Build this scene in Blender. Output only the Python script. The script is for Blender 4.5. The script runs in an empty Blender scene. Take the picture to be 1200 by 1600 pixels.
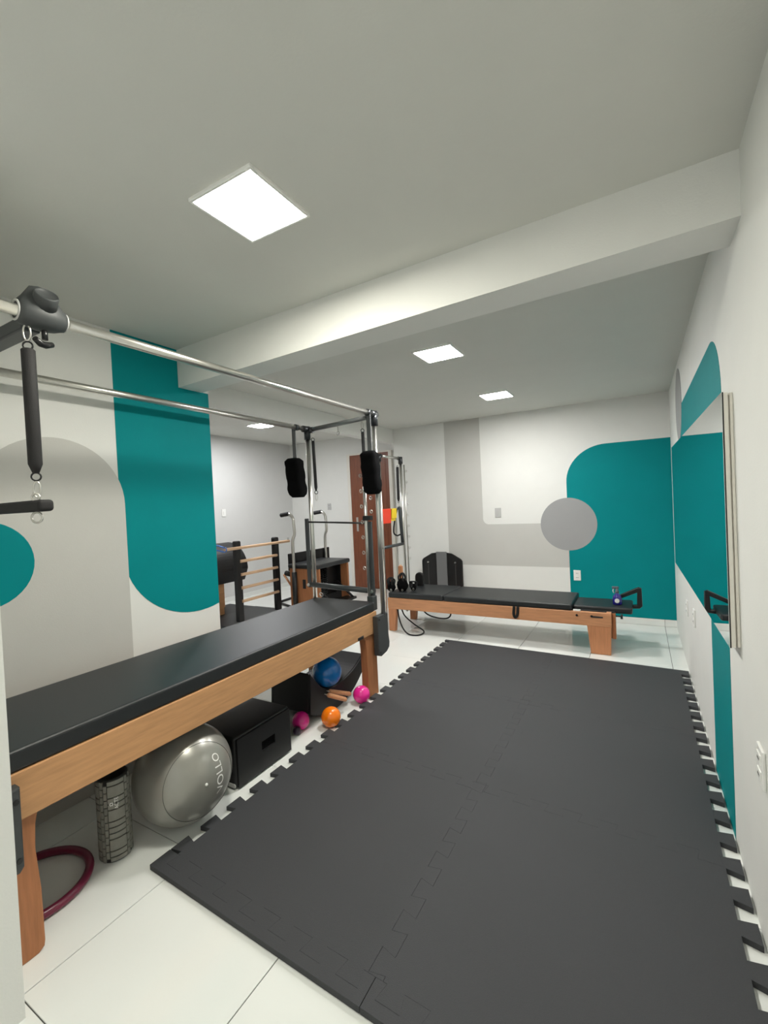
import bpy, bmesh, math, random
from mathutils import Vector, Matrix
random.seed(7)
S = bpy.context.scene
C = S.collection

# ------------------------------------------------------------------ camera
cam_d = bpy.data.cameras.new('camera'); cam = bpy.data.objects.new('camera', cam_d); C.objects.link(cam)
cam_d.sensor_fit = 'HORIZONTAL'; cam_d.sensor_width = 36.0
cam_d.lens = 36.0 * 699.6 / 1200.0
cam_d.clip_start = 0.02
RT = Vector((0.86749786, 0.49522942, -0.0468538)); UP = Vector((0.03198957, 0.03845544, 0.99874814)); FW = Vector((-0.49641125, 0.86791071, -0.01751783))
cam.matrix_world = Matrix(((RT.x, UP.x, -FW.x, 0), (RT.y, UP.y, -FW.y, 0), (RT.z, UP.z, -FW.z, 1.4), (0, 0, 0, 1)))
S.camera = cam

# ------------------------------------------------------------------ world and exposure
W = bpy.data.worlds.new('world'); S.world = W; W.use_nodes = True
W.node_tree.nodes['Background'].inputs[0].default_value = (0.95, 0.97, 0.9, 1)
W.node_tree.nodes['Background'].inputs[1].default_value = 0.8
S.view_settings.view_transform = 'Standard'; S.view_settings.look = 'None'
S.view_settings.exposure = 0.07; S.view_settings.gamma = 1.0; S.view_settings.use_curve_mapping = False
PANEL_NEAR, PANEL_FAR, PANEL_ALCOVE = 110.0, 140.0, 185.0

# ------------------------------------------------------------------ materials
def srgb(r, g, b):
    f = lambda c: c / 12.92 if c <= .04045 else ((c + .055) / 1.055) ** 2.4
    return (f(r / 255), f(g / 255), f(b / 255), 1)
M = {}
def mat(name, col, rough=.5, metal=0., spec=.5, var=.0, scale=30., bump=0., bscale=200., coat=0., stretch=None, emit=None, trans=0., sheen=0.):
    m = bpy.data.materials.new(name); m.use_nodes = True; nt = m.node_tree; p = nt.nodes['Principled BSDF']
    p.inputs['Base Color'].default_value = col; p.inputs['Roughness'].default_value = rough
    p.inputs['Metallic'].default_value = metal; p.inputs['Specular IOR Level'].default_value = spec
    p.inputs['Coat Weight'].default_value = coat; p.inputs['Transmission Weight'].default_value = trans
    p.inputs['Sheen Weight'].default_value = sheen
    tc = nt.nodes.new('ShaderNodeTexCoord'); mp = nt.nodes.new('ShaderNodeMapping')
    nt.links.new(tc.outputs['Object'], mp.inputs[0])
    if stretch: mp.inputs['Scale'].default_value = stretch
    if var > 0:
        n = nt.nodes.new('ShaderNodeTexNoise'); n.inputs['Scale'].default_value = scale; n.inputs['Detail'].default_value = 5
        nt.links.new(mp.outputs[0], n.inputs[0])
        r = nt.nodes.new('ShaderNodeValToRGB')
        d = [max(0, c * (1 - var)) for c in col[:3]]; u = [min(1, c * (1 + var)) for c in col[:3]]
        r.color_ramp.elements[0].color = (*d, 1); r.color_ramp.elements[1].color = (*u, 1)
        r.color_ramp.elements[0].position = .3; r.color_ramp.elements[1].position = .7
        nt.links.new(n.outputs[0], r.inputs[0]); nt.links.new(r.outputs[0], p.inputs['Base Color'])
    if bump > 0:
        n2 = nt.nodes.new('ShaderNodeTexNoise'); n2.inputs['Scale'].default_value = bscale; n2.inputs['Detail'].default_value = 4
        nt.links.new(mp.outputs[0], n2.inputs[0])
        b = nt.nodes.new('ShaderNodeBump'); b.inputs['Strength'].default_value = bump; b.inputs['Distance'].default_value = .002
        nt.links.new(n2.outputs[0], b.inputs['Height']); nt.links.new(b.outputs[0], p.inputs['Normal'])
    if emit:
        p.inputs['Emission Color'].default_value = emit[0]; p.inputs['Emission Strength'].default_value = emit[1]
    M[name] = m; return m
mat('wall_white', srgb(228, 228, 224), .75, spec=.25, var=.012, scale=6, bump=.25, bscale=160)
mat('ceiling_white', srgb(214, 214, 208), .8, spec=.2, var=.01, scale=5, bump=.15, bscale=120)
mat('paint_teal', srgb(0, 134, 138), .6, spec=.12, var=.03, scale=4, bump=.2, bscale=160)
mat('paint_grey', srgb(196, 195, 190), .7, spec=.25, var=.012, scale=6, bump=.2, bscale=160)
mat('paint_dark_grey', srgb(158, 158, 158), .6, spec=.3, var=.012, scale=6, bump=.2, bscale=160)
mat('alcove_grey', srgb(212, 212, 210), .75, spec=.25, var=.01, scale=6, bump=.2, bscale=160)
mat('porcelain', srgb(232, 234, 230), .1, spec=.55, var=.015, scale=2.5)
mat('grout', srgb(88, 88, 84), .8)
mat('eva', srgb(59, 60, 63), .62, spec=.4, var=.06, scale=400, bump=.7, bscale=500)
mat('vinyl', srgb(33, 36, 38), .42, spec=.5, var=.05, scale=250, bump=.25, bscale=600)
mat('vinyl_soft', srgb(15, 15, 16), .5, spec=.5, bump=.2, bscale=500)
mat('black_paint', srgb(20, 20, 21), .45, var=.05, scale=60)
mat('black_plastic', srgb(24, 24, 25), .35, var=.04, scale=60)
mat('foam_black', srgb(28, 27, 28), .75, bump=.4, bscale=400)
mat('fleece', srgb(9, 9, 10), .95, spec=.1, bump=1., bscale=300, sheen=.0)
mat('rope', srgb(16, 16, 17), .8, bump=.6, bscale=500)
mat('grey_plastic', srgb(62, 65, 66), .5, spec=.5, var=.04, scale=60)
mat('grey_strap', srgb(96, 98, 98), .6, var=.05, scale=200)
mat('dark_bar', srgb(62, 66, 68), .42, var=.04, scale=80)
mat('chrome', srgb(214, 212, 206), .28, metal=1., var=.03, scale=80)
mat('steel_dark', srgb(70, 72, 74), .35, metal=.8, var=.05, scale=80)
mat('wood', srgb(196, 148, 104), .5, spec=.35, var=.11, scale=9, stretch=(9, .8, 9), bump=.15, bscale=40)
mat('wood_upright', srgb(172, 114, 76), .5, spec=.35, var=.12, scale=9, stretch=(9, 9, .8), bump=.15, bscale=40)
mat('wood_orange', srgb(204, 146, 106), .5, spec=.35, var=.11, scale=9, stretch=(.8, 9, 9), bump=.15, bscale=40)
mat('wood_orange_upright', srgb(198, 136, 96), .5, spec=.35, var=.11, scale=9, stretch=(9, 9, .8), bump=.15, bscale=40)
mat('steel_grey', srgb(136, 138, 138), .35, metal=.7, var=.04, scale=80)
mat('wood_pale', srgb(224, 186, 150), .5, var=.08, scale=9, stretch=(9, .8, 9))
mat('wood_door', srgb(122, 68, 42), .42, var=.22, scale=8, stretch=(9, 9, .5), bump=.1, bscale=40)
mat('white_plastic', srgb(238, 238, 234), .35, var=.01, scale=50)
mat('grey_plate', srgb(190, 190, 188), .4, var=.02, scale=50)
mat('slot_dark', srgb(60, 58, 58), .5, var=.05, scale=80)
mat('frame_white', srgb(226, 222, 212), .45, var=.02, scale=40)
mat('mirror', (.93, .95, .94, 1), .01, metal=1.)
mat('silver_rubber', srgb(150, 149, 142), .3, metal=.35, spec=.5, var=.02, scale=20, coat=.2)
mat('silver_line', srgb(84, 84, 80), .5, var=.02, scale=20)
mat('roller_grey', srgb(134, 133, 125), .7, var=.05, scale=60)
mat('roller_core', srgb(52, 51, 48), .8, var=.05, scale=60)
mat('print_white', srgb(240, 240, 236), .5, var=.01, scale=50)
mat('blue_ball', srgb(12, 116, 196), .25, coat=.4, var=.04, scale=20)
mat('pink_ball', srgb(236, 40, 150), .25, coat=.4, var=.04, scale=20)
mat('magenta_ball', srgb(208, 26, 128), .25, coat=.4, var=.04, scale=20)
mat('orange_ball', srgb(255, 128, 12), .25, coat=.4, var=.04, scale=20)
mat('plum_ball', srgb(34, 14, 40), .3, coat=.4, var=.04, scale=20)
mat('ring_purple', srgb(112, 22, 56), .3, spec=.6, var=.1, scale=12)
mat('ring_pad', srgb(84, 40, 26), .5, var=.1, scale=60)
mat('band_red', srgb(232, 62, 30), .5, var=.05, scale=60)
mat('band_yellow', srgb(240, 206, 40), .5, var=.05, scale=60)
mat('band_blue', srgb(70, 120, 200), .5, var=.05, scale=60)
mat('grip_grey', srgb(112, 113, 114), .8, bump=.5, bscale=300)
mat('bottle_blue', srgb(24, 22, 120), .15, spec=.6, var=.05, scale=40)
mat('sprayer', srgb(84, 92, 100), .35, var=.05, scale=40)
mat('panel_near', (1, 1, 1, 1), .5, emit=((1, .975, .86, 1), PANEL_NEAR))
mat('panel_far', (1, 1, 1, 1), .5, emit=((1, .985, .95, 1), PANEL_FAR))
mat('panel_alcove', (1, 1, 1, 1), .5, emit=((.98, .985, 1, 1), PANEL_ALCOVE))

# ------------------------------------------------------------------ mesh helpers (all coordinates in metres, world space)
class B:
    def __init__(s): s.bm = bmesh.new()
    def box(s, x0, x1, y0, y1, z0, z1, bev=0., seg=2):
        t = bmesh.new(); bmesh.ops.create_cube(t, size=1.)
        for v in t.verts: v.co = Vector(((x0 + x1) / 2 + v.co.x * abs(x1 - x0), (y0 + y1) / 2 + v.co.y * abs(y1 - y0), (z0 + z1) / 2 + v.co.z * abs(z1 - z0)))
        if bev > 0: bmesh.ops.bevel(t, geom=t.edges[:], offset=bev, segments=seg, profile=.5, affect='EDGES')
        s._add(t, bev > 0 and seg > 2); return s
    def _add(s, t, smooth=False):
        if smooth:
            for f in t.faces: f.smooth = True
        me = bpy.data.meshes.new('tmp'); t.to_mesh(me); t.free(); s.bm.from_mesh(me); bpy.data.meshes.remove(me)
    def tube(s, pts, r, n=12, closed=False, caps=True, flat=1.):
        pts = [Vector(p) for p in pts]; N = len(pts); rings = []; prev = None
        rs = r if isinstance(r, (list, tuple)) else [r] * N
        for i, p in enumerate(pts):
            if closed: d = pts[(i + 1) % N] - pts[i - 1]
            else: d = pts[min(i + 1, N - 1)] - pts[max(i - 1, 0)]
            d.normalize()
            if prev is None:
                a = Vector((0, 0, 1)) if abs(d.z) < .9 else Vector((1, 0, 0)); u = d.cross(a).normalized()
            else: u = (prev - d * prev.dot(d)).normalized()
            prev = u; w = d.cross(u)
            rings.append([s.bm.verts.new(p + (u * math.cos(2 * math.pi * k / n) + w * math.sin(2 * math.pi * k / n) * flat) * rs[i]) for k in range(n)])
        for i in range(N if closed else N - 1):
            a, b = rings[i], rings[(i + 1) % N]
            for k in range(n):
                f = s.bm.faces.new((a[k], a[(k + 1) % n], b[(k + 1) % n], b[k])); f.smooth = True
        if caps and not closed:
            s.bm.faces.new(rings[0][::-1]); s.bm.faces.new(rings[-1])
        return s
    def cyl(s, a, b, r, n=16): return s.tube([a, b], r, n)
    def lathe(s, c, prof, n=24, axis=(0, 0, 1)):
        # prof: list of (radius, height along axis)
        ax = Vector(axis).normalized(); a = Vector((1, 0, 0)) if abs(ax.x) < .9 else Vector((0, 1, 0))
        u = ax.cross(a).normalized(); w = ax.cross(u); c = Vector(c); rings = []
        for r, h in prof:
            r = max(r, 1e-4)
            rings.append([s.bm.verts.new(c + ax * h + (u * math.cos(2 * math.pi * k / n) + w * math.sin(2 * math.pi * k / n)) * r) for k in range(n)])
        for i in range(len(rings) - 1):
            for k in range(n):
                f = s.bm.faces.new((rings[i][k], rings[i][(k + 1) % n], rings[i + 1][(k + 1) % n], rings[i + 1][k])); f.smooth = True
        s.bm.faces.new(rings[0][::-1]); s.bm.faces.new(rings[-1]); return s
    def ball(s, c, r, seg=40, sz=1.):
        t = bmesh.new(); bmesh.ops.create_uvsphere(t, u_segments=seg, v_segments=seg // 2, radius=r)
        for v in t.verts: v.co = Vector(c) + Vector((v.co.x, v.co.y, v.co.z * sz))
        s._add(t, True); return s
    def prism(s, pts, axis, a0, a1, bev=0., seg=2):
        # pts: 2D outline; axis 'x': pts=(y,z), 'y': pts=(x,z), 'z': pts=(x,y)
        t = bmesh.new()
        def P(p, a): return {'x': (a, p[0], p[1]), 'y': (p[0], a, p[1]), 'z': (p[0], p[1], a)}[axis]
        lo = [t.verts.new(P(p, a0)) for p in pts]; hi = [t.verts.new(P(p, a1)) for p in pts]
        n = len(pts); t.faces.new(lo[::-1]); t.faces.new(hi)
        for k in range(n): t.faces.new((lo[k], lo[(k + 1) % n], hi[(k + 1) % n], hi[k]))
        bmesh.ops.recalc_face_normals(t, faces=t.faces[:])
        if bev > 0:
            es = [e for e in t.edges if all(v in set(lo) for v in e.verts) or all(v in set(hi) for v in e.verts)]
            bmesh.ops.bevel(t, geom=es, offset=bev, segments=seg, profile=.5, affect='EDGES')
        s._add(t); return s
    def torus(s, c, R, r, normal=(0, 0, 1), n=20, m=8, sx=1., sy=1.):
        nn = Vector(normal).normalized(); a = Vector((0, 0, 1)) if abs(nn.z) < .9 else Vector((1, 0, 0))
        u = nn.cross(a).normalized(); w = nn.cross(u)
        return s.tube([Vector(c) + u * R * sx * math.cos(2 * math.pi * k / n) + w * R * sy * math.sin(2 * math.pi * k / n) for k in range(n)], r, m, closed=True)
    def loft(s, rings):
        n = len(rings[0]); vs = [[s.bm.verts.new(p) for p in r] for r in rings]
        for i in range(len(vs) - 1):
            for k in range(n):
                f = s.bm.faces.new((vs[i][k], vs[i][(k + 1) % n], vs[i + 1][(k + 1) % n], vs[i + 1][k])); f.smooth = True
        f = s.bm.faces.new(vs[0][::-1]); g = s.bm.faces.new(vs[-1]); return s
    def raw(s, verts, faces):
        vs = [s.bm.verts.new(v) for v in verts]
        for f in faces:
            try: s.bm.faces.new([vs[i] for i in f])
            except ValueError: pass
        return s
    def build(s, name, m, parent=None, label=None):
        bmesh.ops.recalc_face_normals(s.bm, faces=s.bm.faces[:])
        me = bpy.data.meshes.new(name); s.bm.to_mesh(me); s.bm.free(); me.materials.append(M[m])
        o = bpy.data.objects.new(name, me); C.objects.link(o)
        if parent:
            o.parent = parent; o.matrix_parent_inverse = parent.matrix_basis.inverted()
        if label: o['label'] = label
        return o
def tag(o, label, cat, group=None):
    o['label'] = label; o['category'] = cat
    if group: o['group'] = group
    return o
def thing(name, loc, label, cat, group=None):
    o = bpy.data.objects.new(name, None); C.objects.link(o); o.location = loc; o.empty_display_size = .1
    return tag(o, label, cat, group)
def struct(o, label):
    o['kind'] = 'structure'; o['label'] = label; return o
def arc(cx, cy, r, a0, a1, n=16, ry=None):
    ry = r if ry is None else ry
    return [(cx + r * math.cos(math.radians(a0 + (a1 - a0) * i / n)), cy + ry * math.sin(math.radians(a0 + (a1 - a0) * i / n))) for i in range(n + 1)]
def bezier(pts, n=8):
    # smooth Catmull-Rom path
    P = [Vector(p) for p in pts]; out = []
    for i in range(len(P) - 1):
        p0, p1, p2, p3 = P[max(i - 1, 0)], P[i], P[i + 1], P[min(i + 2, len(P) - 1)]
        for k in range(n):
            t = k / n
            out.append(.5 * (2 * p1 + (p2 - p0) * t + (2 * p0 - 5 * p1 + 4 * p2 - p3) * t * t + (3 * p1 - p0 - 3 * p2 + p3) * t ** 3))
    out.append(P[-1]); return out
def rrect(x0, x1, y0, y1, r, n=5):
    o = []
    for cx, cy, a in ((x1 - r, y1 - r, 0), (x0 + r, y1 - r, 90), (x0 + r, y0 + r, 180), (x1 - r, y0 + r, 270)): o += arc(cx, cy, r, a, a + 90, n)
    return o
def text_shape(txt, size):
    cu = bpy.data.curves.new('lettering', 'FONT'); cu.body = txt; cu.size = size; cu.align_x = 'CENTER'; cu.align_y = 'CENTER'; cu.resolution_u = 3
    ob = bpy.data.objects.new('lettering', cu); C.objects.link(ob)
    bpy.context.view_layer.update()
    me = bpy.data.meshes.new_from_object(ob.evaluated_get(bpy.context.evaluated_depsgraph_get()))
    v = [x.co.copy() for x in me.vertices]; f = [list(p.vertices) for p in me.polygons]
    C.objects.unlink(ob); bpy.data.objects.remove(ob); bpy.data.meshes.remove(me); bpy.data.curves.remove(cu)
    return v, f

# ------------------------------------------------------------------ the setting
XR, YF, ZC, XL = .29, 5.416, 2.41, -2.45
floor = struct(B().box(-5.9, .6, -.9, 6.7, -.06, -.004).build('floor', 'grout'), 'white polished porcelain tile floor')
xs = [-1.63 + .605 * k for k in range(-7, 4)]; ys = [1.165 + .605 * k for k in range(-3, 9)]
tile_me = {}
def tile(x, y, w):
    if w not in tile_me:
        b = B().box(-w / 2 + .0016, w / 2 - .0016, -.3009, .3009, -.006, 0, .0012, 1); o = b.build('floor_tile', 'porcelain'); tile_me[w] = o.data
    else:
        o = bpy.data.objects.new('floor_tile', tile_me[w]); C.objects.link(o)
    o.location = (x + w / 2, y + .3025, 0); o.parent = floor
for x in xs:
    for y in ys: tile(x, y, .605 if x < .1 else .3)
def wall(name, x0, x1, y0, y1, z0, z1, m, label): return struct(B().box(x0, x1, y0, y1, z0, z1).build(name, m), label)
wr = wall('wall_right', XR, XR + .15, -.6, YF + .15, 0, 2.6, 'wall_white', 'white right wall with teal painted band')
wf = wall('wall_far', -2.9, XR, YF, YF + .15, 0, 2.6, 'wall_white', 'far wall painted grey, white and teal')
wl = wall('wall_left', XL - .15, XL, .541, 2.02, 0, 2.6, 'wall_white', 'left wall painted with grey arch and teal panel')
wn = wall('wall_near', XL - .15, -1.55, .40, .541, 0, 2.6, 'wall_white', 'white jamb of the doorway at the left edge')
wall('wall_passage', -2.9, -2.75, YF + .15, 6.38, 0, 2.75, 'wall_white', 'white return wall beside the door')
wb = wall('wall_back', -5.6, -2.75, 6.38, 6.53, 0, 2.75, 'wall_white', 'white wall with the brown door')
wa = wall('wall_alcove', -5.75, -5.6, 1.35, 6.53, 0, 2.75, 'alcove_grey', 'pale grey wall behind the ladder barrel')
wall('wall_alcove_end', -5.6, XL - .15, 1.35, 1.5, 0, 2.75, 'wall_white', 'white alcove end wall')
struct(B().box(-2.9, XR + .15, -.6, YF + .15, ZC, ZC + .19).build('ceiling', 'ceiling_white'), 'white plaster ceiling')
struct(B().box(-5.75, -2.9, 1.35, 6.53, 2.57, 2.75).build('ceiling_alcove', 'ceiling_white'), 'white ceiling of the alcove')
bq = [(XR, 1.725, 2.212), (XR, 1.92, 2.212), (XL, 1.967, 2.178), (XL, 1.80, 2.178)]
struct(B().raw(bq + [(p[0], p[1], ZC + .01) for p in bq], [(0, 1, 2, 3), (4, 5, 6, 7), (0, 1, 5, 4), (1, 2, 6, 5), (2, 3, 7, 6), (3, 0, 4, 7)]).build('trim_1', 'wall_white'), 'white beam crossing the ceiling')
struct(B().box(-3.0, -2.9, 1.5, 6.38, 2.225, 2.6).build('trim_2', 'wall_white'), 'white beam above the alcove opening')
# skirting: one tile strip per floor tile along the far wall
bb = struct(B().box(-2.9, XR, YF - .006, YF, 0, .07).build('baseboard_far', 'grout'), 'white tile skirting of the far wall')
for x in xs:
    a, b_ = max(x + .0012, -2.9), min(x + .6038, XR)
    if b_ - a > .05: B().box(a, b_, YF - .012, YF - .004, .0015, .072, .001, 1).build('skirting_tile', 'porcelain', bb)
ba = struct(B().box(-5.6, -5.594, 1.5, 6.38, 0, .07).build('baseboard_alcove', 'porcelain'), 'white skirting of the alcove wall')
bk = struct(B().box(-5.594, -4.33, 6.372, 6.38, 0, .07).build('baseboard_back', 'porcelain'), 'white skirting of the back wall')

# painted shapes (flat paint fields, 1.5 mm proud of the plaster)
def paint(parent, pts, axis, a0, a1, m, label): return B().prism(pts, axis, a0, a1).build('painted_shape', m, parent, label)
e = .0015
paint(wf, [(-2.156, .585), (-.71, .585), (-.71, 1.092), (-1.62, 1.092)] + arc(-1.62, 1.162, .07, 270, 180, 8)[1:] + [(-1.69, ZC), (-2.156, ZC)], 'y', YF - e, YF + .01, 'paint_grey', 'pale grey painted L shape')
paint(wf, [(-.712, .072), (XR, .072), (XR, 1.944), (-.3, 1.944)] + arc(-.3, 1.55, .412, 90, 180, 16, .394)[1:], 'y', YF - e, YF + .01, 'paint_teal', 'teal painted panel with one rounded corner')
paint(wf, arc(-.71, 1.077, .298, 0, 360, 48)[:-1], 'y', YF - 2 * e, YF + .01, 'paint_dark_grey', 'grey painted circle')
paint(wl, [(2.0195, .82)] + [(2.0195, 2.18), (1.80, 2.18), (1.80, ZC), (1.40, ZC)] + [(1.40 + .001, 1.15)] + [p for p in arc(1.88, 1.2, .475, 180, 287, 18, .42)], 'x', XL - .01, XL + e, 'paint_teal', 'teal painted panel with a rounded foot')
paint(wl, [(.77, .0), (1.428, .0)] + arc(1.099, 1.468, .329, 0, 180, 28), 'x', XL - .01, XL + 2 * e, 'paint_grey', 'grey painted arch')
paint(wl, arc(.80, 1.215, .192, 0, 360, 40)[:-1], 'x', XL - .01, XL + 3 * e, 'paint_teal', 'teal painted disc')
paint(wr, [(2.19, 0), (2.71, 0), (2.71, 1.42), (4.26, 1.42), (4.26, 2.04), (2.46, 2.04)] + arc(2.46, 1.77, .27, 90, 180, 14)[1:], 'x', XR - e, XR + .01, 'paint_teal', 'teal painted band turning the corner to the floor')
paint(wr, arc(4.26, 2.075, .28, 0, 360, 40)[:-1], 'x', XR - 2 * e, XR + .01, 'paint_dark_grey', 'grey painted circle')

# door
d = struct(B().box(-4.2, -3.56, 6.335, 6.38, .008, 2.2, .003, 1).build('door_1', 'wood_door'), 'closed reddish brown wooden door')
B().box(-4.31, -4.25, 6.33, 6.385, 0, 2.27, .004, 1).box(-3.50, -3.44, 6.33, 6.385, 0, 2.27, .004, 1).box(-4.25, -3.50, 6.33, 6.385, 2.245, 2.27).build('door_frame', 'frame_white', d)
B().box(-4.25, -4.2, 6.34, 6.385, 0, 2.245).box(-3.56, -3.50, 6.34, 6.385, 0, 2.245).box(-4.2, -3.56, 6.34, 6.385, 2.2, 2.245).build('door_lining', 'wood_door', d)
B().box(-4.165, -4.125, 6.327, 6.336, .96, 1.2, .004, 1).tube([(-4.145, 6.33, 1.1), (-4.145, 6.29, 1.1), (-4.03, 6.285, 1.1)], .01, 8).build('door_handle', 'chrome', d)

# wall plates
def plate(name, label, cat, c, axis, sgn, m='white_plastic', kind='outlet'):
    # axis: wall normal axis; sgn: direction into the room
    x, y, z = c; w, h, t = .0375, .0575, .009
    def bx(b, u0, u1, v0, v1, d0, d1, bev=0):
        if axis == 'x': b.box(x + sgn * min(d0, d1), x + sgn * max(d0, d1), y + u0, y + u1, z + v0, z + v1, bev, 2)
        else: b.box(x + u0, x + u1, y + sgn * min(d0, d1), y + sgn * max(d0, d1), z + v0, z + v1, bev, 2)
        return b
    t_ = thing(name, c, label, cat, 'wall plates')
    bx(B(), -w, w, -h, h, 0, t, .003).build('cover_plate', m, t_)
    if kind == 'outlet':
        for v in (-.024, .024):
            o = bx(B(), -.022, .022, v - .015, v + .015, t - .001, t + .003, .001).build('socket', m, t_)
            h_ = B()
            for u in (-.009, 0, .009): bx(h_, u - .0022, u + .0022, v - .003, v + .003, t + .0025, t + .0035)
            h_.build('pin_hole', 'slot_dark', o)
    else:
        bx(B(), -.013, .013, -.024, .024, t - .001, t + .005, .002).build('rocker', m, t_)
plate('power_outlet', 'white double socket on the right wall nearest the camera', 'socket', (XR, 1.665, .578), 'x', -1)
plate('power_outlet', 'farther white plate low on the right wall below the mirror', 'socket', (XR, 4.05, .51), 'x', -1)
plate('power_outlet', 'white plate low on the right wall beside the teal stripe', 'socket', (XR, 3.53, .56), 'x', -1)
plate('power_outlet', 'white double socket on the teal part of the far wall', 'socket', (-.636, YF - e, .5), 'y', -1)
plate('light_switch', 'small grey switch plate on the white part of the far wall', 'switch', (-1.5, YF, 1.232), 'y', -1, 'grey_plate', 'switch')
plate('light_switch', 'white switch on the grey alcove wall above the ladder barrel', 'switch', (-5.6, 4.79, 1.38), 'x', 1, kind='switch')
plate('power_outlet', 'grey triple plate on the white wall left of the brown door', 'socket', (-4.75, 6.38, 1.40), 'y', -1, 'grey_plate')

# ceiling lights
def panel(x, y, z, m, label):
    t = thing('ceiling_light', (x, y, z), label, 'light', 'square ceiling lights')
    fr = B(); s, w, d_ = .138, .012, .014
    fr.box(x - s, x + s, y - s, y - s + w, z - d_, z - .0005, .002, 1).box(x - s, x + s, y + s - w, y + s, z - d_, z - .0005, .002, 1)
    fr.box(x - s, x - s + w, y - s + w, y + s - w, z - d_, z - .0005, .002, 1).box(x + s - w, x + s, y - s + w, y + s - w, z - d_, z - .0005, .002, 1)
    fr.build('light_frame', 'white_plastic', t)
    B().box(x - s + w, x + s - w, y - s + w, y + s - w, z - .011, z - .001).build('diffuser', m, t)
panel(-1.087, 1.11, ZC, 'panel_near', 'large square light nearest the camera in front of the beam')
panel(-1.152, 2.862, ZC, 'panel_far', 'square ceiling light just behind the beam')
panel(-1.177, 4.356, ZC, 'panel_far', 'square ceiling light closest to the far wall')
panel(-4.517, 4.572, 2.57, 'panel_alcove', 'square light on the alcove ceiling above the ladder barrel')

# mirror (hung slightly off the wall at its far end)
mi = thing('wall_mirror', (.26, 3.05, .838), 'long horizontal frameless-front mirror on the right wall with cream edge', 'mirror')
n0, n1 = (.258, 1.95), (.226, 4.15)
def mq(o0, o1, z0, z1):   # slab parallel to the mirror, between depth offsets o0 and o1
    return [(n0[0] + o0, n0[1]), (n1[0] + o0, n1[1]), (n1[0] + o1, n1[1]), (n0[0] + o1, n0[1])]
B().prism(mq(0, .001, 0, 0), 'z', .838, 1.734).build('mirror_glass', 'mirror', mi)
B().prism(mq(.0012, .0052, 0, 0), 'z', .838, 1.734).build('glass_edge', 'black_paint', mi)
B().prism(mq(.0055, .0175, 0, 0), 'z', .840, 1.732).build('frame_board', 'frame_white', mi)
n0, n1 = (n0[0], n0[1] + .012), (n1[0], n1[1] - .012)
B().prism(mq(.0178, .0225, 0, 0), 'z', .850, 1.722).build('groove_strip', 'frame_white', mi)
n0, n1 = (n0[0], n0[1] - .010), (n1[0], n1[1] + .010)
B().prism([(n0[0] + .0228, n0[1]), (n1[0] + .0228, n1[1]), (XR - .001, n1[1]), (XR - .001, n0[1])], 'z', .842, 1.730).build('backing_board', 'frame_white', mi)

# ------------------------------------------------------------------ interlocking mat
P7, D = 1 / 7., .026
def wave(s0, s1):
    # list of (s, offset) along a grid line, flats centred on integer s
    out = []; k0, k1 = round(s0 * 7), round(s1 * 7)
    for k in range(k0, k1):
        c = k * P7          # centre of a tab flat (+D); tip half width .29, neck half width .21
        out += [(c + .29 * P7, D), (c + .21 * P7, -D), (c + .79 * P7, -D), (c + .71 * P7, D)]
    return out
X0, X1, X2 = -1.70, -.715, .255; Y0 = 1.085
def shear(x, y): return (x, y - .04 * (x + 1.7))
g = .00025
mt = thing('puzzle_mat', (-.7, 2.5, 0), 'black interlocking foam floor mat filling the open floor', 'mat')
def mat_poly(x0, x1, r, wl_, wr_, wb_, wt_):
    # r: row; wave flags: +1 the tile follows +wave, 0 straight
    y0, y1 = Y0 + r, Y0 + r + 1; sx = x1 - x0; pts = []
    c = lambda f, v: v if f else 0
    # bottom edge, left to right
    pts.append((x0 + c(wl_, D) + g, y0 + c(wb_, D) + g))
    if wb_: pts += [(x0 + s * sx, y0 + o + g) for s, o in wave(0, 1)]
    pts.append((x1 + c(wr_, D) - g, y0 + c(wb_, D) + g))
    if wr_: pts += [(x1 + o - g, y0 + s) for s, o in wave(0, 1)]
    pts.append((x1 + c(wr_, D) - g, y1 + c(wt_, D) - g))
    if wt_: pts += [(x0 + s * sx, y1 + o - g) for s, o in wave(0, 1)[::-1]]
    pts.append((x0 + c(wl_, D) + g, y1 + c(wt_, D) - g))
    if wl_: pts += [(x0 + o + g, y0 + s) for s, o in wave(0, 1)[::-1]]
    return [shear(*p) for p in pts]
for (x0, x1) in ((X0, X1), (X1, X2)):
    for r in range(3):
        B().prism(mat_poly(x0, x1, r, 1, 1, 1, 1), 'z', .0005, .0205, .0008, 1).build('mat_tile', 'eva', mt)
    sx = x1 - x0
    xe0 = x0 + (-.026 if x0 == X0 else .002); xe1 = x1 + (.026 if x1 == X2 else 0)
    near = [(x0 + s * sx, Y0 + o - g) for s, o in wave(0, 1)]
    B().prism([shear(*p) for p in [(xe0, Y0 - .062), (xe1, Y0 - .062), (xe1, Y0 + D - g)] + near[::-1] + [(xe0, Y0 + D - g)]], 'z', .0005, .0205, .0003, 1).build('border_strip', 'eva', mt)
    far = [(x0 + s * sx, Y0 + 3 + o + g) for s, o in wave(0, 1)]
    B().prism([shear(*p) for p in [(xe0, Y0 + 3.058), (xe0, Y0 + 3 + D + g)] + far + [(xe1, Y0 + 3 + D + g), (xe1, Y0 + 3.058)]], 'z', .0005, .0205, .0003, 1).build('border_strip', 'eva', mt)

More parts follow.
